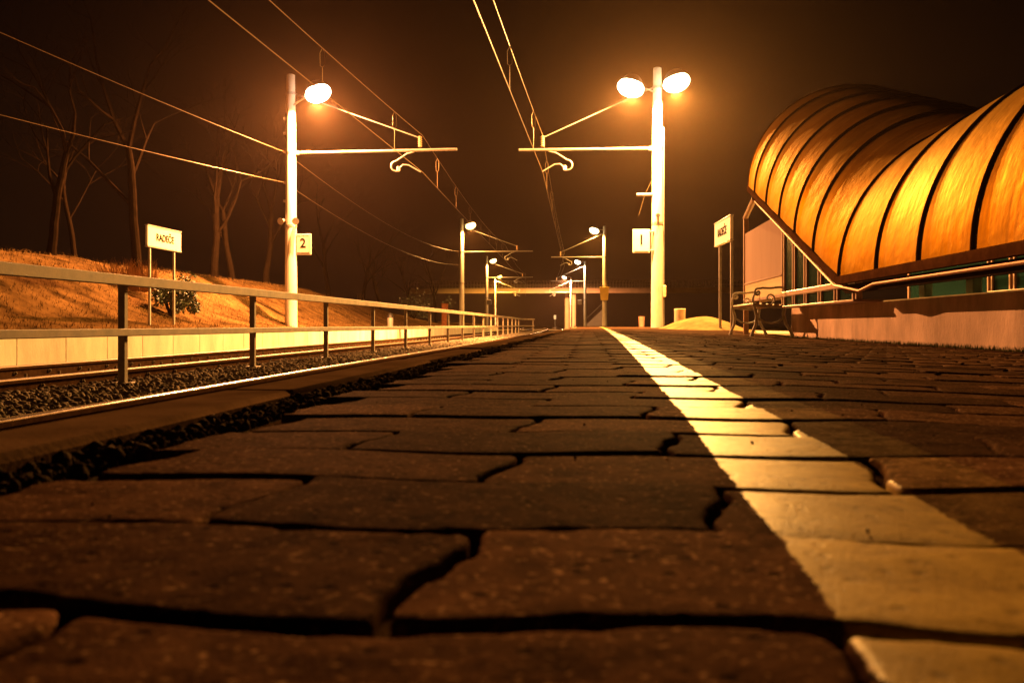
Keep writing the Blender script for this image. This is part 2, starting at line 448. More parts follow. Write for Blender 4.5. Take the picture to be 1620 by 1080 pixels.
# interlocking pavers: wavy long joints, S shaped end joints
def pavers():
    V, FL, SZ, TN = [], [], [], []
    base = 0
    vphase = .250
    row0 = int((-.3 - vphase) / PAVE_P)
    A = .0062
    def wave(u, r): return A * math.sin(2 * math.pi * (u + .02) / PAVE_L) + .0018 * math.sin(u * 17 + r * 1.7)
    r = row0
    while True:
        v0 = vphase + r * PAVE_P
        if v0 > FAR0 - PAVE_P * .5: break
        off = -.053 if r % 2 == 0 else -.163
        near = v0 < 2.2
        k = math.floor((-.34 - off) / PAVE_L)
        while True:
            x0 = off + k * PAVE_L; x1 = x0 + PAVE_L
            k += 1
            if x0 > 3.15: break
            if x1 < -.25: continue
            if v0 < 1.0 and x0 > 1.6: continue
            # outline, anticlockwise
            ne, nl = (14, 34) if near else (4, 6)
            def endx(x, t):   # t 0..1 across the row
                s = 2 * t - 1
                return x + .0065 * math.sin(math.pi * s * .85) + .003 * s
            gj = .0007 + random.random() * .0012
            xs0, xs1 = max(x0, -.31 + random.uniform(-.012, .02)), x1
            cutl = xs0 > x0
            pts = []
            for i in range(nl + 1):
                t = i / nl; x = endx(xs0, 0) * (1 - t) + endx(xs1, 0) * t
                pts.append((x, v0 + wave(x, r)))
            for i in range(1, ne):
                t = i / ne
                pts.append((endx(xs1, t), v0 + t * PAVE_P + wave(endx(xs1, t), r + t)))
            for i in range(nl + 1):
                t = 1 - i / nl; x = endx(xs0, 1) * (1 - t) + endx(xs1, 1) * t
                pts.append((x, v0 + PAVE_P + wave(x, r + 1)))
            for i in range(1, ne):
                t = 1 - i / ne
                x = endx(xs0, t) if not cutl else xs0 + random.uniform(-.006, .006)
                pts.append((x, v0 + t * PAVE_P + wave(x, r + t)))
            P = np.array(pts); n = len(P)
            # soften corners: pull corner points inwards
            for _ in range(2 if near else 1):
                Q = (np.roll(P, 1, 0) + np.roll(P, -1, 0)) / 2
                d = np.linalg.norm(Q - P, axis=1)
                wgt = np.clip((d - .0016) / .006, 0, .6)[:, None]
                P = P * (1 - wgt) + Q * wgt
            T = np.roll(P, -1, 0) - np.roll(P, 1, 0)
            T /= np.maximum(np.linalg.norm(T, axis=1), 1e-9)[:, None]
            Nn = np.stack([-T[:, 1], T[:, 0]], 1)      # inwards
            jit = rng.uniform(0, .0010, (n, 1)) + np.array([[max(0, noise.noise((p[0] * 45, p[1] * 45, 2)) - .05) * .006 + max(0, noise.noise((p[0] * 130, p[1] * 130, 5)) - .1) * .0035] for p in P])
            c = P.mean(0)
            tx, ty, dz = random.uniform(-.007, .007), random.uniform(-.011, .011), random.uniform(-.0016, .0016)
            rings = [(gj, -.018), (gj, -.0030), (gj + .0008, -.0011), (gj + .0022, -.0003), (gj + .0045, 0.0)] if near else [(gj, -.016), (gj + .0008, -.0034), (gj + .004, 0.0)]
            for ins, z in rings:
                Rg = P + Nn * (ins + jit)
                zz = z + dz + tx * (Rg[:, 0] - c[0]) + ty * (Rg[:, 1] - c[1]) - .035 * np.maximum(0, Rg[:, 0] - .3)
                V.append(np.column_stack([Rg, zz]))
            nr = len(rings)
            ctr2 = Rg.mean(0)
            for fsc in (.72, .38):                       # the worn top, very slightly uneven
                R2 = ctr2 + (Rg - ctr2) * fsc
                und = np.array([noise.noise((p[0] * 22, p[1] * 22, r * .37)) for p in R2]) * .0007
                V.append(np.column_stack([R2, dz + und + tx * (R2[:, 0] - c[0]) + ty * (R2[:, 1] - c[1]) - .035 * np.maximum(0, R2[:, 0] - .3)]))
            V.append(np.array([[ctr2[0], ctr2[1], dz + tx * (ctr2[0] - c[0]) + ty * (ctr2[1] - c[1]) - .035 * max(0, ctr2[0] - .3)]]))
            nr += 2
            idx = np.arange(n); nx = (idx + 1) % n
            for q in range(nr - 1):
                quad = np.stack([base + q * n + idx, base + q * n + nx, base + (q + 1) * n + nx, base + (q + 1) * n + idx], 1)
                FL.append(quad.ravel()); SZ.extend([4] * n)
            FL.append(np.stack([base + (nr - 1) * n + idx, base + (nr - 1) * n + nx, np.full(n, base + nr * n)], 1).ravel()); SZ.extend([3] * n)
            base += nr * n + 1
            TN.extend([random.random()] * (nr * n + 1))
        r += 1
    return np.concatenate(V), np.concatenate(FL), SZ, TN
pv, pf, ps, ptone = pavers()
o = np_mesh('paving', pv, pf, ps, mat_paving, smooth=True, ang=50)
if len(o.data.vertices) == len(ptone):
    o.data.attributes.new('tone', 'FLOAT', 'POINT').data.foreach_set('value', ptone); o['kind'] = 'structure'

# ballast bed and the stones on it
def bed_z(u):
    if u > -1.05: return -.62
    if -2.95 < u <= -1.05: return -.53
    if -4.4 < u <= -2.95: return -.40 - .06 * abs(u + 3.7)
    if -6.55 < u <= -4.4: return -.53
    return -.60
sheet('ballast_bed', [-7.05, -6.6, -6.5, -5.4, -4.5, -4.3, -3.7, -3.0, -2.85, -2, -1.1, -1.0, -.44], lin(-6, 90, 80),
      lambda u, v: bed_z(u) - .015, mat_ballast_bed)

ico = None
def stones(n, region, smin, smax):
    """n rough stones; region gives (u,v,z) arrays"""
    t = (1 + 5 ** .5) / 2
    B = np.array([(-1, t, 0), (1, t, 0), (-1, -t, 0), (1, -t, 0), (0, -1, t), (0, 1, t), (0, -1, -t), (0, 1, -t), (t, 0, -1), (t, 0, 1), (-t, 0, -1), (-t, 0, 1)], float)
    B /= np.linalg.norm(B[0])
    FC = np.array([(0, 11, 5), (0, 5, 1), (0, 1, 7), (0, 7, 10), (0, 10, 11), (1, 5, 9), (5, 11, 4), (11, 10, 2), (10, 7, 6), (7, 1, 8), (3, 9, 4), (3, 4, 2), (3, 2, 6), (3, 6, 8), (3, 8, 9), (4, 9, 5), (2, 4, 11), (6, 2, 10), (8, 6, 7), (9, 8, 1)])
    ctr = region(n)
    s = rng.uniform(smin, smax, (n, 1, 1))
    an = rng.uniform(.55, 1.3, (n, 1, 3))
    jt = rng.uniform(.65, 1.25, (n, 12, 1))
    P = B[None] * jt * an
    q = rng.normal(size=(n, 4)); q /= np.linalg.norm(q, axis=1)[:, None]
    w_, x, y, z = q.T
    R = np.stack([np.stack([1 - 2 * (y * y + z * z), 2 * (x * y - z * w_), 2 * (x * z + y * w_)], 1),
                  np.stack([2 * (x * y + z * w_), 1 - 2 * (x * x + z * z), 2 * (y * z - x * w_)], 1),
                  np.stack([2 * (x * z - y * w_), 2 * (y * z + x * w_), 1 - 2 * (x * x + y * y)], 1)], 1)
    P = np.einsum('nij,nkj->nki', R, P) * s + ctr[:, None, :]
    faces = (FC[None] + (np.arange(n) * 12)[:, None, None]).reshape(-1)
    return P.reshape(-1, 3), faces, [3] * (n * 20)
cuv = np.vectorize(cu); bzv = np.vectorize(bed_z)
def reg(u0, u1, v0, v1, p=1.0):
    def f(n):
        u = rng.uniform(u0, u1, n); v = v0 + (v1 - v0) * rng.random(n) ** p
        return np.column_stack([u + cuv(v), v, bzv(u) + rng.uniform(-.02, .012, n)])
    return f
parts = [stones(13000, reg(-4.5, -2.75, 3.5, 26, 1.25), .018, .036), stones(6000, reg(-4.5, -2.75, 24, 62), .03, .05),
         stones(3500, reg(-6.2, -4.7, 4, 30), .022, .038), stones(1800, reg(-2.7, -.9, 1, 30), .022, .038)]
VV, FF, SS, b0 = [], [], [], 0
for a_, f_, s_ in parts:
    VV.append(a_); FF.append(f_ + b0); SS += s_; b0 += len(a_)
o = np_mesh('ballast_stones', np.concatenate(VV), np.concatenate(FF), SS, mat_ballast); o['kind'] = 'stuff'
o['label'] = 'dark crushed stone ballast lying along the two railway tracks'

# rubble in the open joint between pavers and edge slabs
def jreg(n):
    v = rng.uniform(.2, 9, n) ** 1.0; u = rng.uniform(-.368, -.315, n)
    return np.column_stack([u, v, rng.uniform(-.010, -.003, n)])
a_, f_, s_ = stones(9000, jreg, .0012, .0068)
o = np_mesh('joint_rubble', a_, f_, s_, mat_rubble); o['kind'] = 'stuff'
sheet('joint_bed', [-.372, -.30], lin(-6, 64, 40), lambda u, v: -.011 + .003 * noise.noise((u * 40, v * 9, 1)), mat_rubble)

# dead leaf scraps and grit on the paving
def lreg(n):
    v = 1.6 + 7 * rng.random(n) ** 1.1; u = .35 + rng.random(n) * 2.3
    return np.column_stack([u, v, -.035 * np.maximum(0, u - .3) + .003])
a_, f_, s_ = stones(330, lreg, .002, .0075)
a_ = a_.copy(); zz = -.035 * np.maximum(0, a_[:, 0] - .3); a_[:, 2] = zz + .001 + (a_[:, 2] - zz) * .45
def greg(n):
    v = .35 + 5 * rng.random(n) ** 1.5; u = -.28 + rng.random(n) * 1.6
    return np.column_stack([u, v, -.035 * np.maximum(0, u - .3) + .0006])
a2, f2, s2 = stones(260, greg, .0005, .0015)
o = np_mesh('leaf_litter', np.concatenate([a_, a2]), np.concatenate([f_, f2 + len(a_)]), s_ + s2, mat_debris); o['kind'] = 'stuff'

# ------------------------------------------------------------------ railway tracks
RAIL_Z = -.353
def rail_mesh(w0, vs):
    prof = [(-.075, -.172), (.075, -.172), (.075, -.160), (.016, -.142), (.010, -.120), (.010, -.052), (.034, -.040), (.036, -.014), (.0335, -.0065), (.027, -.0022), (.014, -.0004), (-.014, -.0004), (-.027, -.0022), (-.0335, -.0065), (-.036, -.014), (-.034, -.040), (-.010, -.052), (-.010, -.120), (-.016, -.142), (-.075, -.160)]
    mb = MB(); path = [(w0 + cu(v), v, RAIL_Z) for v in vs]
    n = len(prof); mb.sweep(prof, path)
    # the worn running surface is bright
    for i, f in enumerate(mb.f):
        k = i % n if i < (len(path) - 1) * n else -1
        if k in (7, 8, 9, 10, 11, 12, 13): mb.m[i] = 1
    return mb
vs_r = lin(-6, 20, 8) + lin(24, 150, 48)
def make_track(wc, label, head):
    t = empty('railway_track'); tag(t, label, 'railway track', 'railway tracks through the station')
    for s in (-.75, .75):
        rail_mesh(wc + s, vs_r).build('rail', [mat_rail_side, head], t)
    first = None
    for i in range(100):
        v = .5 + i * .6
        if first is None:
            mb = MB()
            mb.box((0, 0, -.20 + RAIL_Z), (2.4, .24, .06), bev=.02)
            for s in (-.75, .75):
                for q in (-1, 1):
                    mb.box((s + q * .115, 0, RAIL_Z - .150), (.07, .12, .045), bev=.01)
                    mb.tube([(s + q * .125, 0, RAIL_Z - .13), (s + q * .125, 0, RAIL_Z - .085)], .016, 6)
                    mb.tube([(s + q * .02, -.02, RAIL_Z - .085), (s + q * .015, -.02, RAIL_Z - .085), (s + q * .012, .0, RAIL_Z - .085)], .022, 6)
            first = mb.build('sleeper', mat_sleeper, t); s_ = first
        else:
            s_ = first.copy(); link(s_, t)
        s_.location = (wc + cu(v), v, 0)
    return t
make_track(-2.0, 'near railway track with one shiny rail beside the paved platform', mat_rail_head)
make_track(-5.45, 'far railway track running below the bright wall behind the steel fence', mat_rail_worn)

# ------------------------------------------------------------------ second platform with panel wall
mb = MB()
vs2 = lin(-6, 20, 6) + lin(23, 75, 22)
mb.sweep([(-7.15, -.70), (-7.0, -.70), (-7.0, -.09), (-7.15, -.09)], [(cu(v), v, 0) for v in vs2])
t = empty('platform_edge_panels'); tag(t, 'row of pale concrete wall panels edging the far platform', 'retaining wall')
v = -6.0; i = 0
while v < 75:
    mid = v + .5
    MB().box((-6.99 + cu(mid), mid, -.31), (.10, .994, .55), rz=2 * .00029 * max(0, mid - 20), bev=.006).build('panel', mat_wall2, t)
    v += 1.0
mb = MB(); mb.sweep([(-7.25, -.032), (-6.90, -.032), (-6.90, .018), (-7.25, .018)], [(cu(v), v, 0) for v in vs2]).build('coping', mat_wall2, t, smooth=False)
MB().sweep([(-7.25, -.70), (-7.06, -.70), (-7.06, -.036), (-7.25, -.036)], [(cu(v), v, 0) for v in vs2]).build('backing', mat_wall2, t, smooth=False)
sheet('far_platform', [-9.9, -9, -8, -7.25], lin(-6, 75, 40), lambda u, v: .01, mat_plat2)

def bank_z(u, v):
    s = min(1.0, max(0.0, (-9.6 - u) / 5.4))
    s = s * s * (3 - 2 * s)
    fade = 1.0 if v < 42 else max(.18, 1 - (v - 42) / 45)
    z = .0 + 2.0 * s * fade
    z += (.10 * noise.noise((u * .55, v * .45, 0)) + .04 * noise.noise((u * 1.9, v * 1.9, 5))) * min(1, max(0, (-9.7 - u) / .8))
    if u < -15: z += min(3.0, (-15 - u) * .05)
    return z
us_b = lin(-9.85, -16.5, 30) + lin(-18, -60, 12)
us_b.reverse()
sheet('grass_bank', us_b, lin(-6, 130, 130), bank_z, mat_bank)

# dry grass tufts on the bank
def tufts(n, ureg, zf, h0, h1, wd):
    V = np.zeros((n, 3, 3)); 
    for i in range(n):
        u, v = ureg()
        z = zf(u, v); h = random.uniform(h0, h1); a = random.uniform(0, 6.28); l = random.uniform(.15, .8) * h; b = random.uniform(0, 6.28)
        x = u + cu(v)
        V[i, 0] = (x + wd * math.cos(a), v + wd * math.sin(a), z - .01); V[i, 1] = (x - wd * math.cos(a), v - wd * math.sin(a), z - .01)
        V[i, 2] = (x + l * math.cos(b), v + l * math.sin(b), z + h)
    return V.reshape(-1, 3), np.arange(n * 3), [3] * n
def ur():
    return (-9.8 - 6.5 * random.random(), 9 + 50 * random.random() ** 1.3)
a_, f_, s_ = tufts(26000, ur, bank_z, .03, .12, .008)
o = np_mesh('dry_grass', a_, f_, s_, mat_grass); o['kind'] = 'stuff'; o['label'] = 'short dry straw coloured grass covering the bank behind the far platform'
def wr(): return (2.70 + random.random() * .16, 3 + 9.3 * random.random())
a_, f_, s_ = tufts(3200, wr, lambda u, v: plat_z(u) - .002, .01, .045, .004)
o = np_mesh('weeds', a_, f_, s_, mat_moss); o['kind'] = 'stuff'; o['label'] = 'green weeds along the foot of the pink wall'

# ------------------------------------------------------------------ fence between the tracks
fence = empty('steel_fence'); tag(fence, 'long low steel fence with two flat rails between the tracks', 'fence')
WF = -3.75
vf = lin(-1.5, 20, 10) + lin(22, 53, 20)
pathf = [(WF + cu(v), v, 0) for v in vf]
end = [(pathf[-1][0] + .25, 53.5, 0), (pathf[-1][0] + .7, 54.0, 0)]
def rect(x0, x1, z0, z1, e=.006): return [(x0 + e, z0), (x1 - e, z0), (x1, z0 + e), (x1, z1 - e), (x1 - e, z1), (x0 + e, z1), (x0, z1 - e), (x0, z0 + e)]
MB().sweep(rect(.03, .085, .402, .487), pathf + end).build('top_rail', mat_fence, fence)
MB().sweep(rect(.03, .075, -.003, .058), pathf + end).build('lower_rail', mat_fence, fence)
k = -2
first = None
while True:
    v = 6.71 + 2.73 * k
    if v > 53: break
    if first is None:
        mbp = MB(); mbp.box((0, 0, .02), (.058, .058, .84), bev=.006)
        mbp.box((0, 0, -.385), (.14, .14, .02), bev=.004)
        first = mbp.build('post', mat_fence, fence); p_ = first
    else:
        p_ = first.copy(); link(p_, fence)
    p_.location = (WF + cu(v), v, 0)
    k += 1
p_ = first.copy(); link(p_, fence); p_.location = (pathf[-1][0] + .66, 54.0, 0)

# ------------------------------------------------------------------ catenary poles, lamps, wires
def arc(c, r, a0, a1, n, plane='xz'):
    out = []
    for i in range(n):
        a = math.radians(a0 + (a1 - a0) * i / (n - 1))
        out.append((c[0] + r * math.cos(a), c[1], c[2] + r * math.sin(a)))
    return out

def insulator(mb, a, b, n=6, r=.07):
    a, b = Vector(a), Vector(b); pts, rs = [], []
    for i in range(n * 2 + 1):
        pts.append(a.lerp(b, i / (n * 2))); rs.append(r if i % 2 else r * .45)
    mb.tube(pts, rs, 10)

def make_pole(side, boom, wire_off, label, h=8.6, base_z=0.0):
    """side -1: the boom reaches left (right hand pole); +1: reaches right"""
    t = empty('catenary_pole'); tag(t, label, 'catenary pole', 'catenary poles along the platforms')
    m = MB(); m.lathe([(.215, -.3), (.212, 0), (.195, 2.5), (.17, 5.5), (.135, h - .02), (.10, h)], n=24); m.build('mast', mat_concrete_pole, t)
    s = side
    b = MB(); b.tube([(s * .15, 0, 5.93), (s * boom, 0, 5.96)], .045, 10); bo = b.build('boom', mat_steel, t)
    for z in (5.93, 7.95, 3.45):
        r = .215 - .0095 * z; b = MB()
        b.lathe([(r + .004, z - .045), (r + .016, z - .04), (r + .016, z + .04), (r + .004, z + .045)], n=20)
        b.build('clamp_band', mat_steel, t)
    MB().box((s * .22, 0, 5.93), (.16, .10, .14), bev=.02).build('hinge', mat_steel, bo)
    wx = s * wire_off
    tie = MB(); tie.tube([(s * .14, 0, 7.95), (wx - s * .05, 0, 6.38)], .018, 6); tie.build('tie_rod', mat_steel, t)
    ins = MB(); insulator(ins, (wx, 0, 6.05), (wx, 0, 6.42), 5, .075)
    insulator(ins, (s * .35, 0, 5.935), (s * .72, 0, 5.937), 5, .072); ins.build('insulator', mat_porcelain, bo)
    ra = MB()
    x0 = wx - s * .20
    pts = [(x0, 0, 5.90), (x0 - s * .25, 0, 5.84), (x0 - s * .62, 0, 5.60)] + [(x0 - s * (.62 + .17 * math.sin(q)), 0, 5.43 + .17 * math.cos(q)) for q in [math.pi * i / 7 for i in range(1, 8)]]
    pts += [(x0 - s * .52, 0, 5.26)]
    ra.tube(pts, .026, 8)
    rb = ra.build('registration_bracket', mat_steel, t)
    sa = MB(); sa.tube([(x0 - s * .54, 0, 5.34), (x0 - s * .38, 0, 5.47), (x0 - s * .2, 0, 5.46), (wx + s * .02, 0, 5.22)], .022, 8)
    sa.lathe([(.03, -.09), (.06, -.06), (.06, .06), (.03, .09)], (x0 - s * .54, 0, 5.33), 10)
    sa.build('steady_arm', mat_steel, rb)
    return t

def copy_tree(o, parent=None):
    c_ = o.copy(); link(c_)
    if parent is not None: c_.parent = parent
    for ch in list(o.children): copy_tree(ch, c_)
    return c_

RW, LW = 2.32, -9.95
rp = make_pole(-1, 4.6, 3.80, 'tall concrete catenary pole carrying two blazing lamps and the number 1 sign')
r_v = [29.0, 75.0, 116.0, 155.0]
r_lab = [None, 'slim catenary pole with a yellow tapered box, second along the right platform',
         'distant catenary pole under a white lamp, third on the right', 'farthest right catenary pole just before the bridge column']
rpoles = [rp] + [copy_tree(rp) for _ in range(3)]
for o_, v, lb in zip(rpoles, r_v, r_lab):
    o_.location = (RW + cu(v), v, 0)
    if lb: o_['label'] = lb
lp = make_pole(1, 5.7, 4.45, 'tall concrete catenary pole carrying one blazing lamp and the number 2 sign')
l_xy = [(-10.06, 28.7), (-10.06, 68.8), (-12.44, 106.3), (-16.55, 154.1)]
l_v = [p[1] for p in l_xy]
l_lab = [None, 'slim catenary pole behind the fence with a lamp, second along the left platform',
         'distant catenary pole with a small cabinet, third on the left', 'farthest left catenary pole, thin and close to the bridge deck']
lpoles = [lp] + [copy_tree(lp) for _ in range(3)]
for o_, (x, v), lb in zip(lpoles, l_xy, l_lab):
    o_.location = (x, v, .0)
    if lb: o_['label'] = lb
# extra fittings of the nearest poles
b = MB(); b.tube([(.20, -.10, 0), (.20, -.10, 6.6)], .022, 8); b.build('conduit', mat_steel, rp)
b = MB(); b.box((.225, -.12, 1.2), (.10, .12, .38), bev=.015); b.build('junction_box', mat_bin, rp)
b = MB(); b.tube([(-.15, -.05, 4.40), (-.68, -.05, 4.40)], .05, 10); b.build('stub_arm', mat_steel, rp)
b = MB(); b.tube([(-.16, -.09, 4.9), (-.40, -.10, 4.44), (-.62, -.12, 3.7)], .006, 5); b.build('hanging_cable', mat_wire, rp)
b = MB(); b.tube([(0, -.19, 3.68), (0, -.26, 3.68)], [.06, .075], 12); b.build('loudspeaker', mat_dark_steel, rp)
for s in (-1, 1):
    b = MB(); b.tube([(s * .16, -.05, 3.63), (s * .22, -.12, 3.63), (s * .24, -.20, 3.60), (s * .26, -.30, 3.58)], [.03, .05, .07, .12], 14); b.build('loudspeaker', mat_grey, lp)
b = MB()
for z in (6.6, 5.97, 4.93, 4.3, 7.1): b.box((-.17, -.03, z), (.16, .07, .09), bev=.015)
b.build('wire_bracket', mat_steel, lp)

sod = (1.0, .56, .17)
def lamp(pole_xyz, pos, label, lcol, power, ecol, estr=30.0, scale=1.2, group='lit platform lamps on the poles'):
    """luminaire at pos on a curved arm from the pole"""
    p0, p1 = Vector(pole_xyz), Vector(pos)
    t = empty('platform_lamp', p1); tag(t, label, 'lamp', group)
    d = p1 - p0; dirx = 1 if d.x > 0 else -1
    a = MB()
    st = p0 - p1
    a.tube([st, st * .72 + Vector((0, 0, .05)), st * .42 + Vector((0, 0, .08)), (-dirx * .2, .05, .05), (dirx * .1, 0, .07)], .03, 8); a.build('arm', mat_steel, t)
    R = Matrix.Rotation(-dirx * math.radians(17), 4, 'Y')
    hs, df = MB(), MB()
    prof = []
    for i in range(9):
        q = math.pi * i / 8
        prof.append(q)
    # upper shell and lower bowl: two half ellipsoids along x
    def half(mb, zs, n1=14, n2=8, ax=.40, ay=.19, az=.12, off=0.0):
        V, Fc = [], []
        for i in range(n1 + 1):
            th = math.pi * i / n1
            for j in range(n2 + 1):
                ps = math.pi * j / n2
                V.append(R @ Vector((ax * math.cos(th), ay * math.sin(th) * math.cos(ps), off + zs * az * math.sin(th) * math.sin(ps))))
        for i in range(n1):
            for j in range(n2):
                q = i * (n2 + 1) + j
                f = (q, q + 1, q + n2 + 2, q + n2 + 1)
                Fc.append(f if zs > 0 else f[::-1])
        mb.add(V, Fc)
    half(hs, 1, az=.30 * scale, ax=.30 * scale, ay=.23 * scale, off=.06 * scale); hso = hs.build('lamp_housing', mat_housing, t)
    V, Fc = [], []
    n1, n2 = 18, 24
    for i in range(n1 + 1):
        th = math.pi * i / n1
        for j in range(n2):
            ps = 2 * math.pi * j / n2
            V.append(R @ Vector((.36 * scale * math.cos(th), .29 * scale * math.sin(th) * math.cos(ps), -.02 + .25 * scale * math.sin(th) * math.sin(ps))))
    for i in range(n1):
        for j in range(n2):
            j2 = (j + 1) % n2
            Fc.append((i * n2 + j, i * n2 + j2, (i + 1) * n2 + j2, (i + 1) * n2 + j))
    df.add(V, Fc); df.build('diffuser', glow('lamp glow', ecol, estr), hso)
    L = bpy.data.lights.new('lamp_light', 'SPOT'); L.energy = power; L.color = lcol; L.shadow_soft_size = .05
    L.spot_size = math.radians(179); L.spot_blend = .35
    lo = bpy.data.objects.new('lamp_light', L); link(lo, t); lo.location = (0, 0, -.33 * scale)
    return t

PW = 33000.0
def pole_at(W_, v, z): return (W_ + cu(v), v, z)
q = at(998, 138, 27.9)
lamp(pole_at(RW, 29, 7.75), (q.x, q.y, q.z), 'blazing lamp left of the number 1 pole top', (1, .43, .10), PW, (1, .80, .50))
q = at(1070, 130, 27.9)
lamp(pole_at(RW, 29, 7.9), (q.x, q.y, q.z), 'blazing lamp right of the number 1 pole top', (1, .46, .095), PW, (1, .82, .48))
q = at(503, 147, 28.7)
lamp((-10.06, 28.7, 7.5), (q.x, q.y, q.z), 'blazing pinkish lamp beside the number 2 pole top', (1, .37, .105), PW * 1.25, (1, .76, .52))
far = [(940, 366, 75, RW + cu(75.0), 75.0, 'smaller yellow lamp on the pole with the yellow box', (1, .46, .09), .28, (1, .78, .36)),
       (746, 358, 69.4, l_xy[1][0], l_xy[1][1], 'smaller orange lamp on the second pole behind the fence', (1, .42, .09), .25, (1, .62, .18)),
       (914, 415, 116, RW + cu(116.0), 116.0, 'distant whitish lamp, third along the right platform', (1, .6, .3), .22, (1, .86, .62)),
       (781, 413, 107, l_xy[2][0], l_xy[2][1], 'distant orange lamp, third along the left platform', (1, .42, .09), .2, (1, .6, .2)),
       (893, 439, 155, RW + cu(155.0), 155.0, 'farthest right lamp, small and pinkish, in front of the bridge', (1, .4, .15), 1.7, (1, .62, .36)),
       (791, 438, 155, l_xy[3][0], l_xy[3][1], 'farthest left lamp, small and yellow, level with the bridge rail', (1, .5, .07), .9, (1, .7, .12))]
for px, py, d, W_, v, lb, lc, pw, ec in far:
    q = at(px, py, d)
    lamp((W_, v, q.z + .05), (q.x, v - .5, q.z), lb, lc, PW * pw, ec, estr=9.0, scale=1.15)

def sag(p, q, s, n=14):
    p, q = Vector(p), Vector(q); out = []
    for i in range(n + 1):
        t = i / n; a = p.lerp(q, t); a.z -= s * 4 * t * (1 - t); out.append(a)
    return out
def overhead(label, W_, off, poles_v, near_w, stag):
    t = empty('overhead_line'); tag(t, label, 'overhead wire', 'overhead contact lines above the tracks')
    vs_all = [-17.0] + poles_v
    cp, mp = [], []
    for i, v in enumerate(vs_all):
        ww = near_w if i == 0 else W_ + off + (stag if i % 2 == 0 else 0)
        cp.append((ww + cu(v), v, 5.21)); mp.append((ww + cu(v) + (.0), v, 6.44))
    cw = MB(); me_ = MB()
    allc, allm = [], []
    drops = []
    for i in range(len(vs_all) - 1):
        c_ = sag(cp[i], cp[i + 1], .02, 12); m_ = sag(mp[i], mp[i + 1], .42, 16)
        allc += c_ if not allc else c_[1:]; allm += m_ if not allm else m_[1:]
        nd = 7
        if i < 2:
            for k in range(nd):
                tt = (k + .6) / (nd + .2)
                a = Vector(cp[i]).lerp(Vector(cp[i + 1]), tt); b_ = Vector(mp[i]).lerp(Vector(mp[i + 1]), tt); b_.z -= .42 * 4 * tt * (1 - tt)
                drops.append((a, b_))
    cw.tube(allc, .0095, 6); cw.build('contact_wire', mat_wire, t)
    me_.tube(allm, .0085, 6); me_.build('messenger_wire', mat_wire, t)
    for a, b_ in drops:
        d_ = MB()
        d_.tube([a, a.lerp(b_, .55)], .006, 5)
        l0 = a.lerp(b_, .55); hgt = (b_ - l0).length
        d_.tube([l0, l0 + Vector((.05, 0, hgt * .1)), l0 + Vector((.055, 0, hgt * .75)), b_], .006, 5)
        d_.tube([l0, l0 + Vector((-.05, 0, hgt * .1)), l0 + Vector((-.055, 0, hgt * .75)), b_], .006, 5)
        d_.build('dropper', mat_wire, t)
    return t
overhead('overhead contact line above the near track, falling between the two lamp poles', RW, -3.80, r_v, -2.35, .35)
overhead('overhead contact line above the far track, passing the left lamp', LW, 4.45, l_v, -6.75, -.35)

def feeder(label, pts_px, zpole):
    near = at(*pts_px)
    pole = Vector((l_xy[0][0] - .22, l_xy[0][1] - .03, zpole))
    ext = pole + (near - pole) * 2.0
    ext.z = zpole + (near.z - zpole) * 1.2
    mb = MB()
    pts = sag(ext, pole, .15, 18)
    p2 = Vector((l_xy[1][0] - .17, l_xy[1][1] - .03, zpole))
    pts += sag(pole, p2, .75, 22)[1:]
    mb.tube(pts, .0075, 6)
    o_ = mb.build('feeder_wire', mat_wire); tag(o_, label, 'wire', 'feeder wires on the left pole')
    return o_
feeder('lower feeder wire crossing the trees to the left lamp pole', (63, 186, 20.5), 4.93)
feeder('upper feeder wire rising from the left pole to the top left corner', (80, 66, 19.0), 5.97)

# ------------------------------------------------------------------ signs
def text_mesh(txt, size, mat, parent, loc, rot, name='lettering', bold=0.0):
    cu_ = bpy.data.curves.new(name, 'FONT'); cu_.body = txt; cu_.size = size; cu_.align_x = 'CENTER'; cu_.align_y = 'CENTER'
    cu_.extrude = .002; cu_.offset = bold
    ob = bpy.data.objects.new(name + '_curve', cu_); COL.objects.link(ob)
    dg = bpy.context.evaluated_depsgraph_get()
    me = bpy.data.meshes.new_from_object(ob.evaluated_get(dg)); me.name = name
    bpy.data.objects.remove(ob); bpy.data.curves.remove(cu_)
    me.materials.clear(); me.materials.append(mat)
    o_ = bpy.data.objects.new(name, me); link(o_, parent); o_.location = loc; o_.rotation_euler = rot
    return o_

def number_sign(num, x0, x1, y0, y1, d, side, label, v):
    a, b_ = at(x0, y0, d), at(x1, y1, d)
    c_ = (a + b_) / 2; wd = (b_.x - a.x); wd = math.hypot(b_.x - a.x, b_.y - a.y); hg = a.z - b_.z
    t = empty('platform_number_sign', tuple(c_)); tag(t, label, 'sign', 'platform number signs on the poles')
    MB().box((0, 0, 0), (wd, .05, hg), bev=.012).build('board', mat_sign_rim if num == '2' else mat_white, t)
    MB().box((0, -.028, 0), (wd * .84, .01, hg * .86), bev=.002).build('face', mat_white if num == '1' else M('greyish sign face', (.50, .44, .37), .5, var=.08), t)  # the second sign gets a greyer face than the first
    mb = MB()
    fw, fh = wd * .84, hg * .86
    for sx in (-1, 1): mb.box((sx * fw * .46, -.0345, 0), (.012, .004, fh * .93))
    for sz in (-1, 1): mb.box((0, -.0345, sz * fh * .465), (fw * .92 - .02, .004, .012))
    if num == '2': mb.build('border_line', mat_ink, t)
    text_mesh(num, hg * .62, mat_ink, t, (0, -.036, hg * .04), (math.radians(90), 0, 0), bold=.005)
    mb = MB()
    for z in (hg * .40, -hg * .40): mb.box((side * (wd / 2 + .05), .0, z), (.16, .05, .05), bev=.008)
    mb.build('bracket', mat_steel, t)
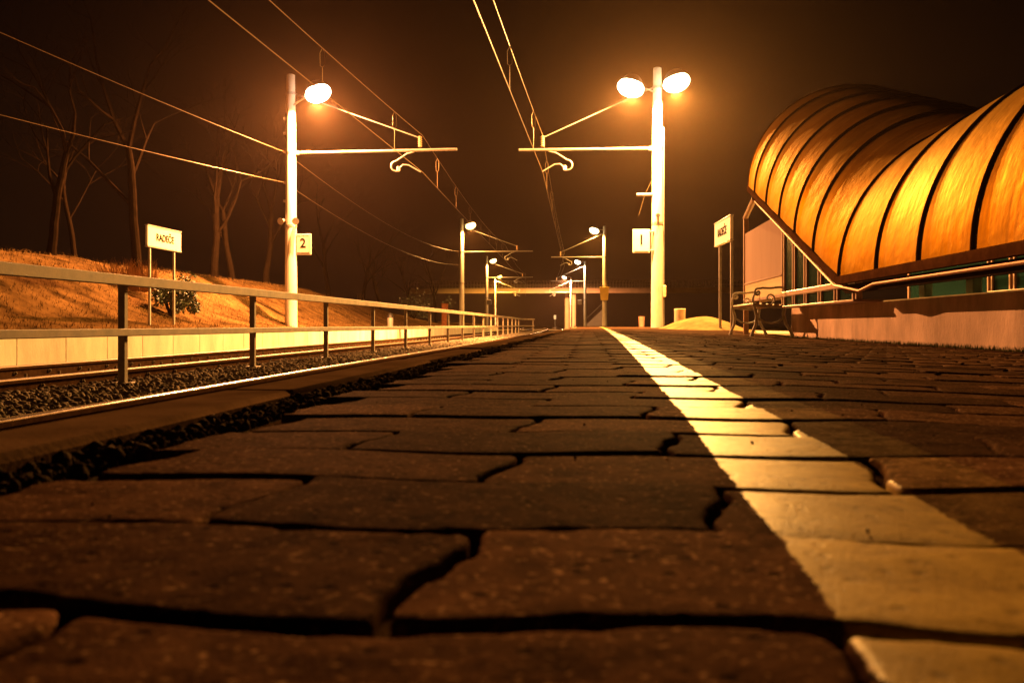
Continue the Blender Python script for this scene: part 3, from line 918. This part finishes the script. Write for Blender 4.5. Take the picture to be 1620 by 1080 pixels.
number_sign('1', 1001, 1028, 363, 400, 28.6, 1, 'white sign with the number 1 on the right lamp pole', 29.0)
number_sign('2', 466.5, 493, 370, 403, 29.4, -1, 'greyish sign with the number 2 on the left lamp pole', 29.6)

def station_sign(a, b_, z0, z1, g0, g1, face, label):
    """board between plan points a and b, face +1 looks to +x"""
    a, b_ = Vector(a), Vector(b_); mid = (a + b_) / 2
    ln = (b_ - a).length; rz = math.atan2(b_.y - a.y, b_.x - a.x)
    t = empty('station_name_sign', (mid.x, mid.y, 0), rz); tag(t, label, 'sign', 'station name signs beside the platforms')
    hg = z1 - z0; zc = (z0 + z1) / 2
    bdo = MB().box((0, 0, zc), (ln, .06, hg), bev=.01).build('board', mat_white, t)
    fy = -face
    text_mesh('RADEČE', hg * .50, mat_ink, bdo, (0, fy * .034, zc - hg * .02), (math.radians(90), 0, 0 if fy < 0 else math.pi), bold=.006)
    mb = MB()
    mb.box((0, 0, zc + hg / 2 + .012), (ln + .02, .08, .022), bev=.004); mb.box((0, 0, zc - hg / 2 - .012), (ln + .02, .08, .022), bev=.004)
    mb.build('rim', mat_sign_rim, bdo)
    for s, gz in ((-.40, g0), (.40, g1)):
        MB().tube([(s * ln * .9, -fy * .05, gz - .2), (s * ln * .9, -fy * .05, zc + hg * .3)], .032, 10).build('post', mat_steel, t)
station_sign((-10.2, 19.28, 0), (-10.2, 20.94, 0), 1.93, 2.40, .15, .15, 1, 'white RADEČE name sign on two posts on the grass bank')
station_sign((2.87, 19.8, 0), (2.96, 18.2, 0), 1.86, 2.34, -.07, -.07, 1, 'white RADEČE name sign on two posts beyond the copper roofed shelter')

# ------------------------------------------------------------------ copper roofed stair canopy
UC, RR = 4.0, 1.54
V0, VK, V1 = 2.6, 8.75, 13.55
def zc(v): return .53 + .345 * max(0.0, v - VK)
can = empty('stair_canopy', (UC, 8.75, 0)); tag(can, 'arched copper roofed stair shelter with glazed sides beside the platform', 'shelter')
def loc(p): return (p[0] - UC, p[1] - 8.75, p[2])
seams = [13.05, 12.22, 11.4, 10.57, 9.72, 8.75, 7.65, 6.7, 5.78, 4.85, 3.9, 2.95]
def arch(v, r, n=56, a0=180.0, a1=0.0):
    return [(UC + r * math.cos(math.radians(a0 + (a1 - a0) * i / n)), v, zc(v) + r * math.sin(math.radians(a0 + (a1 - a0) * i / n))) for i in range(n + 1)]
ribs_v = sorted(set([V0, V1] + seams + [(a + b) / 2 for a, b in zip(seams[:-1], seams[1:])] + [13.3]))
mb = MB(); V, Fc = [], []
n = 56
for v in ribs_v:
    # sheets belly out a little between seams
    near = min(abs(v - s) for s in seams)
    r = RR + (.012 if near > .2 else 0)
    V += [loc(p) for p in arch(v, r)]
for j in range(len(ribs_v) - 1):
    for i in range(n):
        a = j * (n + 1) + i
        Fc.append((a, a + 1, a + n + 2, a + n + 1))
mb.add(V, Fc)
roof = mb.build('roof', mat_copper, can, ang=60)
mb = MB(); V, Fc = [], []
for v in ribs_v: V += [loc(p) for p in arch(v, RR - .055)]
for j in range(len(ribs_v) - 1):
    for i in range(n):
        a = j * (n + 1) + i
        Fc.append((a + 1, a, a + n + 1, a + n + 2))
b0 = len(V)                                    # close the two ends
for v in (V0, V1):
    V += [loc(p) for p in arch(v, RR)]; V += [loc(p) for p in arch(v, RR - .055)]
for q in range(2):
    for i in range(n):
        a = b0 + q * 2 * (n + 1) + i
        Fc.append((a, a + 1, a + n + 2, a + n + 1))
mb.add(V, Fc)
mb.build('soffit', mat_soffit, can, ang=60)
for s in seams + [V1 - .03]:
    mb = MB(); mb.tube([loc(p) for p in arch(s, RR + .012, 48)], .013, 6); mb.build('seam', mat_fascia, roof)
# eaves on both sides
eave_v = [V0, 5, 7, VK, 10, 11.5, V1]
for s in (-1, 1):
    ue = UC + s * RR
    prof = [(-.03, -.045), (.028, -.045), (.028, .02), (.02, .035), (-.02, .035), (-.03, .02)]
    mb = MB(); mb.sweep([(x * 1.0, z) for x, z in prof], [loc((ue, v, zc(v))) for v in eave_v]); mb.build('fascia', mat_fascia, can)
    ui = ue - s * .30
    mb = MB(); mb.sweep([(-.016, -.085), (.016, -.085), (.016, .0), (-.016, .0)], [loc((ue - s * .075, v, zc(v) - .050)) for v in eave_v]); mb.build('soffit_board', mat_soffit, can, smooth=False)
    mb = MB(); mb.tube([loc((ue - s * .025, v, zc(v) - (.085 if v < 8 else .13))) for v in (V0, 5, 7, 7.8, 8.2, 9.0, 10, 11.5, 13.25)], .015, 8); mb.build('gutter_pipe', mat_trim, can)
    # side wall line
    us = UC + s * 1.06
    wt = .34
    for v in (3.1, 4.05, 5.0, 5.95, 6.9, 7.85):
        mb = MB(); mb.box(loc((us, v, (wt + zc(v)) / 2 - .04)), (.07, .14, zc(v) - wt + .10), bev=.01); mb.build('post', mat_teal, can)
    us2 = UC + s * 1.34
    for v in (8.85, 9.5, 10.15, 10.8, 11.4, 12.0):
        for dv in (-.055, .055):
            mb = MB(); top = zc(v + dv) - .09
            mb.box(loc((us2, v + dv, (wt + top) / 2)), (.06, .045, top - wt), bev=.006); mb.build('mullion', mat_frame, can)
    mb = MB(); mb.box(loc((us2 - .002, 10.42, .50)), (.075, 3.26, .07), bev=.01); mb.build('glazing_rail', mat_frame, can)
    for a, b_ in zip((8.85, 9.5, 10.15, 10.8, 11.4), (9.5, 10.15, 10.8, 11.4, 12.0)):
        mb = MB(); a2, b2 = a + .078, b_ - .078
        mb.add([loc(p) for x in (-.008, .008) for p in ((us2 + x, a2, wt + .004), (us2 + x, b2, wt + .004), (us2 + x, b2, zc(b2) - .12), (us2 + x, a2, zc(a2) - .12))],
               [(0, 1, 2, 3), (7, 6, 5, 4), (0, 4, 5, 1), (1, 5, 6, 2), (2, 6, 7, 3), (3, 7, 4, 0)])
        mb.build('pane', mat_glass, can, smooth=False)
    mb = MB(); mb.box(loc((UC + s * 1.22, 10.42, wt - .012)), (.36, 3.30, .024), bev=.004); mb.build('sill', mat_frame, can)
    # end bay with panels
    mb = MB()
    mb.box(loc((us2, 14.90, .93)), (.08, .08, 2.0), bev=.01); mb.build('end_post', mat_frame, can)
    mb = MB(); mb.tube([loc((ue + s * -.02, 13.2, zc(13.2) - .09)), loc((us2, 14.95, 1.90))], .045, 8); mb.build('end_beam', mat_frame, can)
    mb = MB(); mb.box(loc((us2, 13.46, 1.20)), (.05, 2.78, .84), bev=.006); mb.build('frosted_panel', mat_frost if s < 0 else mat_glass, can)
    mb = MB(); mb.box(loc((us2, 13.46, .63)), (.05, 2.78, .26), bev=.006); mb.build('lower_panel', mat_ochre if s < 0 else mat_glass, can)
    mb = MB(); mb.box(loc((us2 - .004, 13.46, .77)), (.07, 2.80, .030), bev=.006); mb.box(loc((us2 - .004, 13.46, .485)), (.07, 2.80, .045), bev=.006); mb.build('panel_rail', mat_frost, can)
# low pink walls of the stair well
for s, lab in ((-1, 'low pinkish rendered wall under the copper roof, facing the platform'), (1, 'low pinkish rendered wall on the far side under the copper roof')):
    t = empty('parapet_wall', (UC + s * 1.02, 8, 0)); tag(t, lab, 'wall')
    MB().box((0, -.1, .06), (.24, 9.2, .53), bev=.012).build('wall_body', mat_pink, t)
    MB().box((s * .125, -1.5, -.175), (.05, 6.4, .08), bev=.01).build('plinth', mat_pink, t)
    if s < 0:
        MB().box((.02, 4.56, -.02), (.20, .10, .36), bev=.01).build('end_pier', mat_pink, t)

# ------------------------------------------------------------------ bench
def make_bench():
    t = empty('park_bench', (2.24, 12.0, -.07)); tag(t, 'cast iron park bench with timber slats in front of the frosted panel', 'bench')
    Ln = 1.75
    for y in (0.0, Ln):
        m = MB()
        def tb(pts, r=.020): m.tube([(x, y, z) for x, z in pts], r, 8)
        tb([(-.02, 0), (-.015, .05), (.03, .16), (.045, .28), (.02, .38), (.0, .44)], [.032, .022, .022, .024, .022, .02])       # front leg
        tb([(.52, 0), (.50, .06), (.43, .18), (.40, .30), (.42, .42), (.47, .60), (.55, .80)], [.032, .022, .022, .024, .022, .02, .018])   # rear leg and back
        tb([(.0, .425), (.12, .415), (.28, .40), (.42, .41)], .018)
        tb([(.045, .26), (.14, .20), (.24, .18), (.33, .20), (.41, .27)], .014)
        sc_ = [(.06 + .055 * (1 - k / 16) * math.cos(k * .55 + 1.2), .60 + .055 * (1 - k / 16) * math.sin(k * .55 + 1.2)) for k in range(15)]
        tb([(.47, .64), (.36, .67), (.22, .655), (.12, .66)] + sc_, .015)
        tb([(.01, .43), (-.01, .50), (.01, .57), (.04, .61)], .015)
        sc2 = [(.22 + .07 * (1 - k / 18) * math.cos(k * .5 - 1.0), .52 + .07 * (1 - k / 18) * math.sin(k * .5 - 1.0)) for k in range(16)]
        tb([(.16, .42), (.24, .44)] + sc2, .011)
        m.build('end_frame', mat_iron, t)
    for i in range(5):
        m = MB(); m.box((.045 + i * .085, Ln / 2, .445 - .006 * i), (.065, Ln + .08, .026), bev=.006); m.build('seat_slat', mat_slat, t)
    for i in range(3):
        m = MB(); m.box((.435 + .035 * i, Ln / 2, .54 + .095 * i), (.024, Ln + .08, .065), bev=.006); m.build('back_slat', mat_slat, t)
make_bench()

# ------------------------------------------------------------------ small things around
t = empty('sand_heap', (2.75, 21.4, -.05))
V, Fc = [], []
nr, na = 14, 40
for i in range(nr + 1):
    r = i / nr
    for k in range(na):
        a = 2 * math.pi * k / na
        x, y = 1.25 * r * math.cos(a), 2.6 * r * math.sin(a)
        z = .34 * (math.cos(math.pi * r) * .5 + .5) ** .8 + (.03 * noise.noise((x * 2, y * 2, 0)) if i < nr else -.03)
        V.append((x, y, z))
for i in range(nr):
    for k in range(na):
        k2 = (k + 1) % na
        Fc.append((i * na + k, i * na + k2, (i + 1) * na + k2, (i + 1) * na + k))
o_ = MB().add(V, Fc).build('heap_body', mat_sand, t)
tag(t, 'low yellow sand mound between the concrete bin and the bench', 'mound')

q = at(1075.5, 517, 27)
t = empty('litter_bin', (q.x, q.y, .0)); tag(t, 'pale round concrete bin right of the number 1 pole', 'bin')
MB().lathe([(.165, -.03), (.17, .0), (.172, .52), (.178, .53), (.178, .585), (.16, .59), (.15, .56), (.145, .30)], n=24).build('drum', mat_bin, t)
MB().lathe([(.02, .28), (.14, .30)], n=16).build('liner', mat_dark_steel, t)
q = at(1015, 514, 40)
t = empty('litter_bin', (q.x, q.y, .0)); tag(t, 'small reddish bin on the platform left of the number 1 pole foot', 'bin')
MB().lathe([(.125, .0), (.13, .02), (.15, .44), (.155, .45), (.155, .48), (.14, .48), (.13, .40)], n=18).build('drum', M('reddish plastic', (.33, .16, .11), .5, var=.15), t)
MB().lathe([(.03, .38), (.13, .39)], n=14).build('liner', mat_dark_steel, t)
q = at(617.5, 514, 42)
t = empty('litter_bin', (q.x, q.y, .01)); tag(t, 'small grey bin with dark lid on the far platform behind the fence', 'bin')
MB().lathe([(.13, 0), (.135, .02), (.145, .42), (.14, .43)], n=18).build('drum', mat_grey, t)
MB().lathe([(.155, .43), (.155, .47), (.11, .60), (.04, .66), (.02, .665)], n=18).build('lid', mat_dark_steel, t)
q = at(704, 513, 60)
t = empty('signal_cabinet', (q.x, q.y, .01)); tag(t, 'narrow rusty brown cabinet on the far platform', 'cabinet')
MB().box((0, 0, .78), (.42, .34, 1.5), bev=.015).build('body', mat_rust, t)
MB().box((0, -.176, .80), (.34, .012, 1.3), bev=.004).build('door', mat_rust, t)
MB().box((0, 0, 1.55), (.46, .38, .04), bev=.01).build('roof_cap', mat_rust, t)

# yellow tapered box on the second right pole
q = at(956, 465, 74.6)
t = empty('yellow_box', (q.x, 74.68, q.z)); tag(t, 'yellow tapered box hung on the second right pole', 'box')
MB().add([(-.30, -.12, -.55), (.30, -.12, -.55), (.30, .10, -.55), (-.30, .10, -.55), (-.40, -.14, .52), (.40, -.14, .52), (.40, .10, .52), (-.40, .10, .52)],
         [(3, 2, 1, 0), (4, 5, 6, 7), (0, 1, 5, 4), (1, 2, 6, 5), (2, 3, 7, 6), (3, 0, 4, 7)]).build('box_body', mat_yellow, t, smooth=False)
MB().box((0, -.01, .55), (.86, .32, .06), bev=.01).build('lid', mat_yellow, t)
q = at(878, 513, 118)
t = empty('marker_post', (q.x, q.y, -.1)); tag(t, 'small white topped marker post between the tracks far away', 'post')
MB().tube([(0, 0, -.4), (0, 0, 1.2)], .05, 8).build('stake', mat_steel, t)
MB().box((0, -.06, 1.25), (.32, .04, .55), bev=.01).build('plate', mat_white, t)
for (px, py, d, lb) in ((774, 478, 106, 'small box on the third left pole'), (917, 478, 115.5, 'small grey box on the third right pole')):
    q = at(px, py, d)
    t = empty('equipment_box', tuple(q)); tag(t, lb, 'box', 'equipment boxes on the distant poles')
    MB().box((0, -.15, 0), (.55, .22, .62), bev=.02).build('case', mat_grey, t)
    MB().box((0, -.265, 0), (.47, .012, .54), bev=.004).build('door', mat_grey, t)

# ------------------------------------------------------------------ bridge over the line
BV = 166.0
bx0 = cu(BV)
br = empty('road_bridge', (bx0, BV, 0)); tag(br, 'concrete bridge with mesh railing crossing over the tracks far away', 'bridge')
MB().box((4, 0, 6.62), (64, 5.0, .85), bev=.05).build('deck', mat_bridge, br)
MB().box((4, -2.55, 6.55), (64, .18, .95), bev=.03).build('edge_beam', mat_bridge, br)
for s in (-1, 1):
    mb = MB()
    y = s * 2.5
    for z in (7.15, 7.7, 8.45): mb.tube([(-28, y, z), (36, y, z)], .045, 6)
    for i in range(107):
        x = -28 + i * .6; mb.tube([(x, y, 7.0), (x, y, 8.45)], .035, 5)
    mb.build('railing', mat_fence, br)
for (px, yy) in ((897, 1.2), (907.5, -1.2)):
    q = at(px, 500, 165)
    x = q.x - bx0
    MB().lathe([(.62, -.8), (.55, -.6), (.48, -.4), (.48, 6.1), (.6, 6.2)], (x, yy, 0), 18).build('column', mat_bridge, br)
for px in (560, 1250):
    q = at(px, 500, 165)
    MB().lathe([(.62, -.8), (.55, -.6), (.48, -.4), (.48, 6.1), (.6, 6.2)], (q.x - bx0, 0, 0), 18).build('column', mat_bridge, br)
# stair flight coming down beside the line
a, b_ = at(926, 514, 128), at(958, 484, 128)
st = empty('stair_flight', (a.x, a.y, -.1)); tag(st, 'sloping concrete stair flight below the bridge right of the column', 'stairs')
mb = MB(); dx = b_.x - a.x; dz = b_.z - a.z
for i in range(18):
    f = i / 18
    mb.box((dx * (f + .028), 0, dz * f * .5 + .1), (dx / 18 - .004, 1.6, dz * f + .2))
mb.build('steps', mat_bridge, st, smooth=False)
for y in (-.8, .8):
    MB().tube([(0, y, 1.0), (dx, y, dz + 1.0)], .03, 6).build('handrail', mat_fence, st)

# ------------------------------------------------------------------ trees and shrubs
def grow(mb, p, d, ln, r, depth, rnd, maxd, bend=.25, droop=0.0):
    seg = 3 if depth else 6
    pts, rs = [p.copy()], [r]
    d = d.normalized()
    side = Vector((rnd.uniform(-1, 1), rnd.uniform(-1, 1), rnd.uniform(-.2, .4))) * bend / seg
    for i in range(seg):
        d = (d + side + Vector((rnd.gauss(0, .07), rnd.gauss(0, .07), rnd.gauss(0, .05) + .03 - droop * depth * .05))).normalized()
        pts.append(pts[-1] + d * ln / seg); rs.append(max(.004, r * (1 - .55 * (i + 1) / seg)))
    mb.tube(pts, rs, 7 if depth == 0 else (5 if depth < 3 else 3), cap=False)
    if depth >= maxd: return
    nch = rnd.choice((3, 4)) if depth == 0 else rnd.choice((2, 3, 3))
    for k in range(nch):
        f = rnd.uniform(.45, 1.0) if k else 1.0
        i = min(seg, max(1, int(round(f * seg))))
        ang = rnd.uniform(0, 6.28); spread = rnd.uniform(.35, .85)
        pr = d.orthogonal().normalized(); pr.rotate(Matrix.Rotation(ang, 3, d))
        nd = d * math.cos(spread) + pr * math.sin(spread)
        grow(mb, pts[i], nd, ln * rnd.uniform(.55, .8), rs[i] * rnd.uniform(.6, .85), depth + 1, rnd, maxd, bend, droop)
def bare_tree(x, v, h, r, seed, label, lean=(0, 0), bend=.35, maxd=5):
    z = bank_z(x, v) if x < -9.7 else -.1
    rnd = random.Random(seed)
    t = empty('bare_tree', (x + cu(v), v, z - .1)); tag(t, label, 'tree', 'bare winter trees on the bank')
    trunk = MB(); crown = MB()
    # trunk first, then the crown from its top
    d = Vector((lean[0], lean[1], 1)).normalized(); p = Vector((0, 0, 0)); pts, rs = [p.copy()], [r * 1.25]
    ns = 9
    for i in range(ns):
        d = (d + Vector((rnd.gauss(0, .05) + bend * .06 * math.sin(i * .8 + seed), rnd.gauss(0, .05), .05))).normalized()
        p = p + d * (h * .42 / ns); pts.append(p.copy()); rs.append(r * (1 - .35 * (i + 1) / ns))
    trunk.tube(pts, rs, 10); trunk.build('trunk', mat_bark, t)
    for k in range(4):
        i = (ns, ns, ns - 2, ns - 4)[k]
        a = seed + k * 1.7 + rnd.uniform(-.4, .4)
        nd = d + Vector((math.cos(a), math.sin(a), .1)) * (.25 if k == 0 else .75)
        grow(crown, pts[i], nd, h * rnd.uniform(.22, .32), rs[i] * (.8 if k < 2 else .55), 1, rnd, maxd, bend)
    crown.build('crown', mat_bark, t)
tree_spots = [(80, 24.0, 7.0, .13, 'crooked bare tree at the left edge of the bank', (.25, 0), .9),
              (118, 27.0, 6.0, .09, 'thin twisted bare tree, second from the left edge', (-.2, 0), .9),
              (218, 26.0, 9.0, .15, 'tall upright bare tree behind the left name sign', (.03, 0), .3),
              (338, 34.0, 7.5, .16, 'forked bare tree between the left sign and the pole', (.0, 0), .35),
              (368, 35.5, 7.0, .13, 'leaning bare tree just right of the forked one', (-.22, 0), .35),
              (420, 40.0, 8.0, .15, 'bare tree half hidden behind the number 2 pole', (.05, 0), .3),
              (520, 52.0, 8.0, .15, 'dim bare tree right of the number 2 sign', (0, 0), .4),
              (572, 60.0, 7.0, .15, 'dim spreading bare tree above the grey bin', (.1, 0), .5),
              (606, 70.0, 7.5, .16, 'dim broad bare tree, second right of the number 2 sign', (-.1, 0), .5),
              (648, 84.0, 8.5, .18, 'faint far bare tree left of the rusty cabinet', (0, 0), .4),
              (690, 100.0, 9.5, .2, 'faintest far bare tree close to the second left pole', (0, 0), .4)]
for i, (px, d, h, r, lb, ln, bd) in enumerate(tree_spots):
    q = at(px, 450, d)
    bare_tree(q.x - cu(q.y), q.y, h, r, 11 + i * 3, lb, ln, bd)

def shrub(px, d, rx, rz_, n, mat, label, reed=False, name='evergreen_shrub'):
    q = at(px, 450, d); u = q.x - cu(q.y); z = bank_z(u, q.y)
    t = empty(name, (q.x, q.y, z)); tag(t, label, 'shrub')
    V = []; 
    st = MB()
    if reed:
        for i in range(n):
            a = random.uniform(0, 6.28); rr = rx * math.sqrt(random.random()); h = rz_ * random.uniform(.5, 1.1)
            x, y = rr * math.cos(a), rr * math.sin(a); lx, ly = random.gauss(0, .16), random.gauss(0, .16)
            st.tube([(x, y, -.1), (x + lx * .4, y + ly * .4, h * .6), (x + lx, y + ly, h)], [.008, .006, .002], 3, cap=False)
        st.build('stalks', mat, t); return
    for i in range(9):
        a = i * .7; st.tube([(0, 0, -.1), (rx * .3 * math.cos(a), rx * .3 * math.sin(a), rz_ * .6), (rx * .7 * math.cos(a), rx * .7 * math.sin(a), rz_ * (.8 + .5 * random.random()))], [.03, .02, .006], 5, cap=False)
    st.build('stem', mat_bark, t)
    clumps = [(random.gauss(0, rx * .45), random.gauss(0, rx * .45), rz_ * random.uniform(.25, 1.6), rx * random.uniform(.25, .5)) for _ in range(16)]
    vs, fs = [], []
    for i in range(n):
        cx, cy, cz_, cr_ = random.choice(clumps)
        dv = Vector((random.gauss(0, 1), random.gauss(0, 1), random.gauss(0, 1))).normalized() * cr_ * random.random() ** .4
        p = Vector((cx, cy, cz_)) + dv
        if p.z < .03: p.z = .03 + random.random() * .2
        a = Vector((random.gauss(0, 1), random.gauss(0, 1), random.gauss(0, .6))).normalized(); b2 = a.orthogonal().normalized()
        b2.rotate(Matrix.Rotation(random.uniform(0, 6.28), 3, a))
        s = random.uniform(.03, .065); k0 = len(vs)
        vs += [p - a * s, p + b2 * s * .5, p + a * s, p - b2 * s * .5]; fs.append((k0, k0 + 1, k0 + 2, k0 + 3))
    MB().add(vs, fs).build('foliage', mat, t, smooth=False)
shrub(272, 23.0, .62, .62, 2600, mat_leaf, 'dark leafy evergreen shrub behind the left name sign')
shrub(203, 23.6, .75, .75, 420, mat_reed, 'clump of dry reddish brush left of the left name sign', True, 'dry_brush')
shrub(655, 66.0, 1.6, 1.1, 1800, mat_leaf, 'low dim shrub beneath the far bare trees left of the cabinet')

# ------------------------------------------------------------------ air volume added for the lamp glow
hz = MB().box((0, 230, 8.6), (840, 620, 20.8)).build('glow_haze', None, smooth=False); hz['kind'] = 'stuff'  # added volume; its scatter stands in for lens glare round the lamps
hm = bpy.data.materials.new('night haze'); hm.use_nodes = True
nt = hm.node_tree; nt.nodes.remove(nt.nodes['Principled BSDF'])
pvn = N(nt, 'ShaderNodeVolumePrincipled')
pvn.inputs['Color'].default_value = (.95, .62, .42, 1); pvn.inputs['Density'].default_value = .0002; pvn.inputs['Anisotropy'].default_value = .85
nt.links.new(pvn.outputs[0], nt.nodes['Material Output'].inputs['Volume'])
hz.data.materials.clear(); hz.data.materials.append(hm)
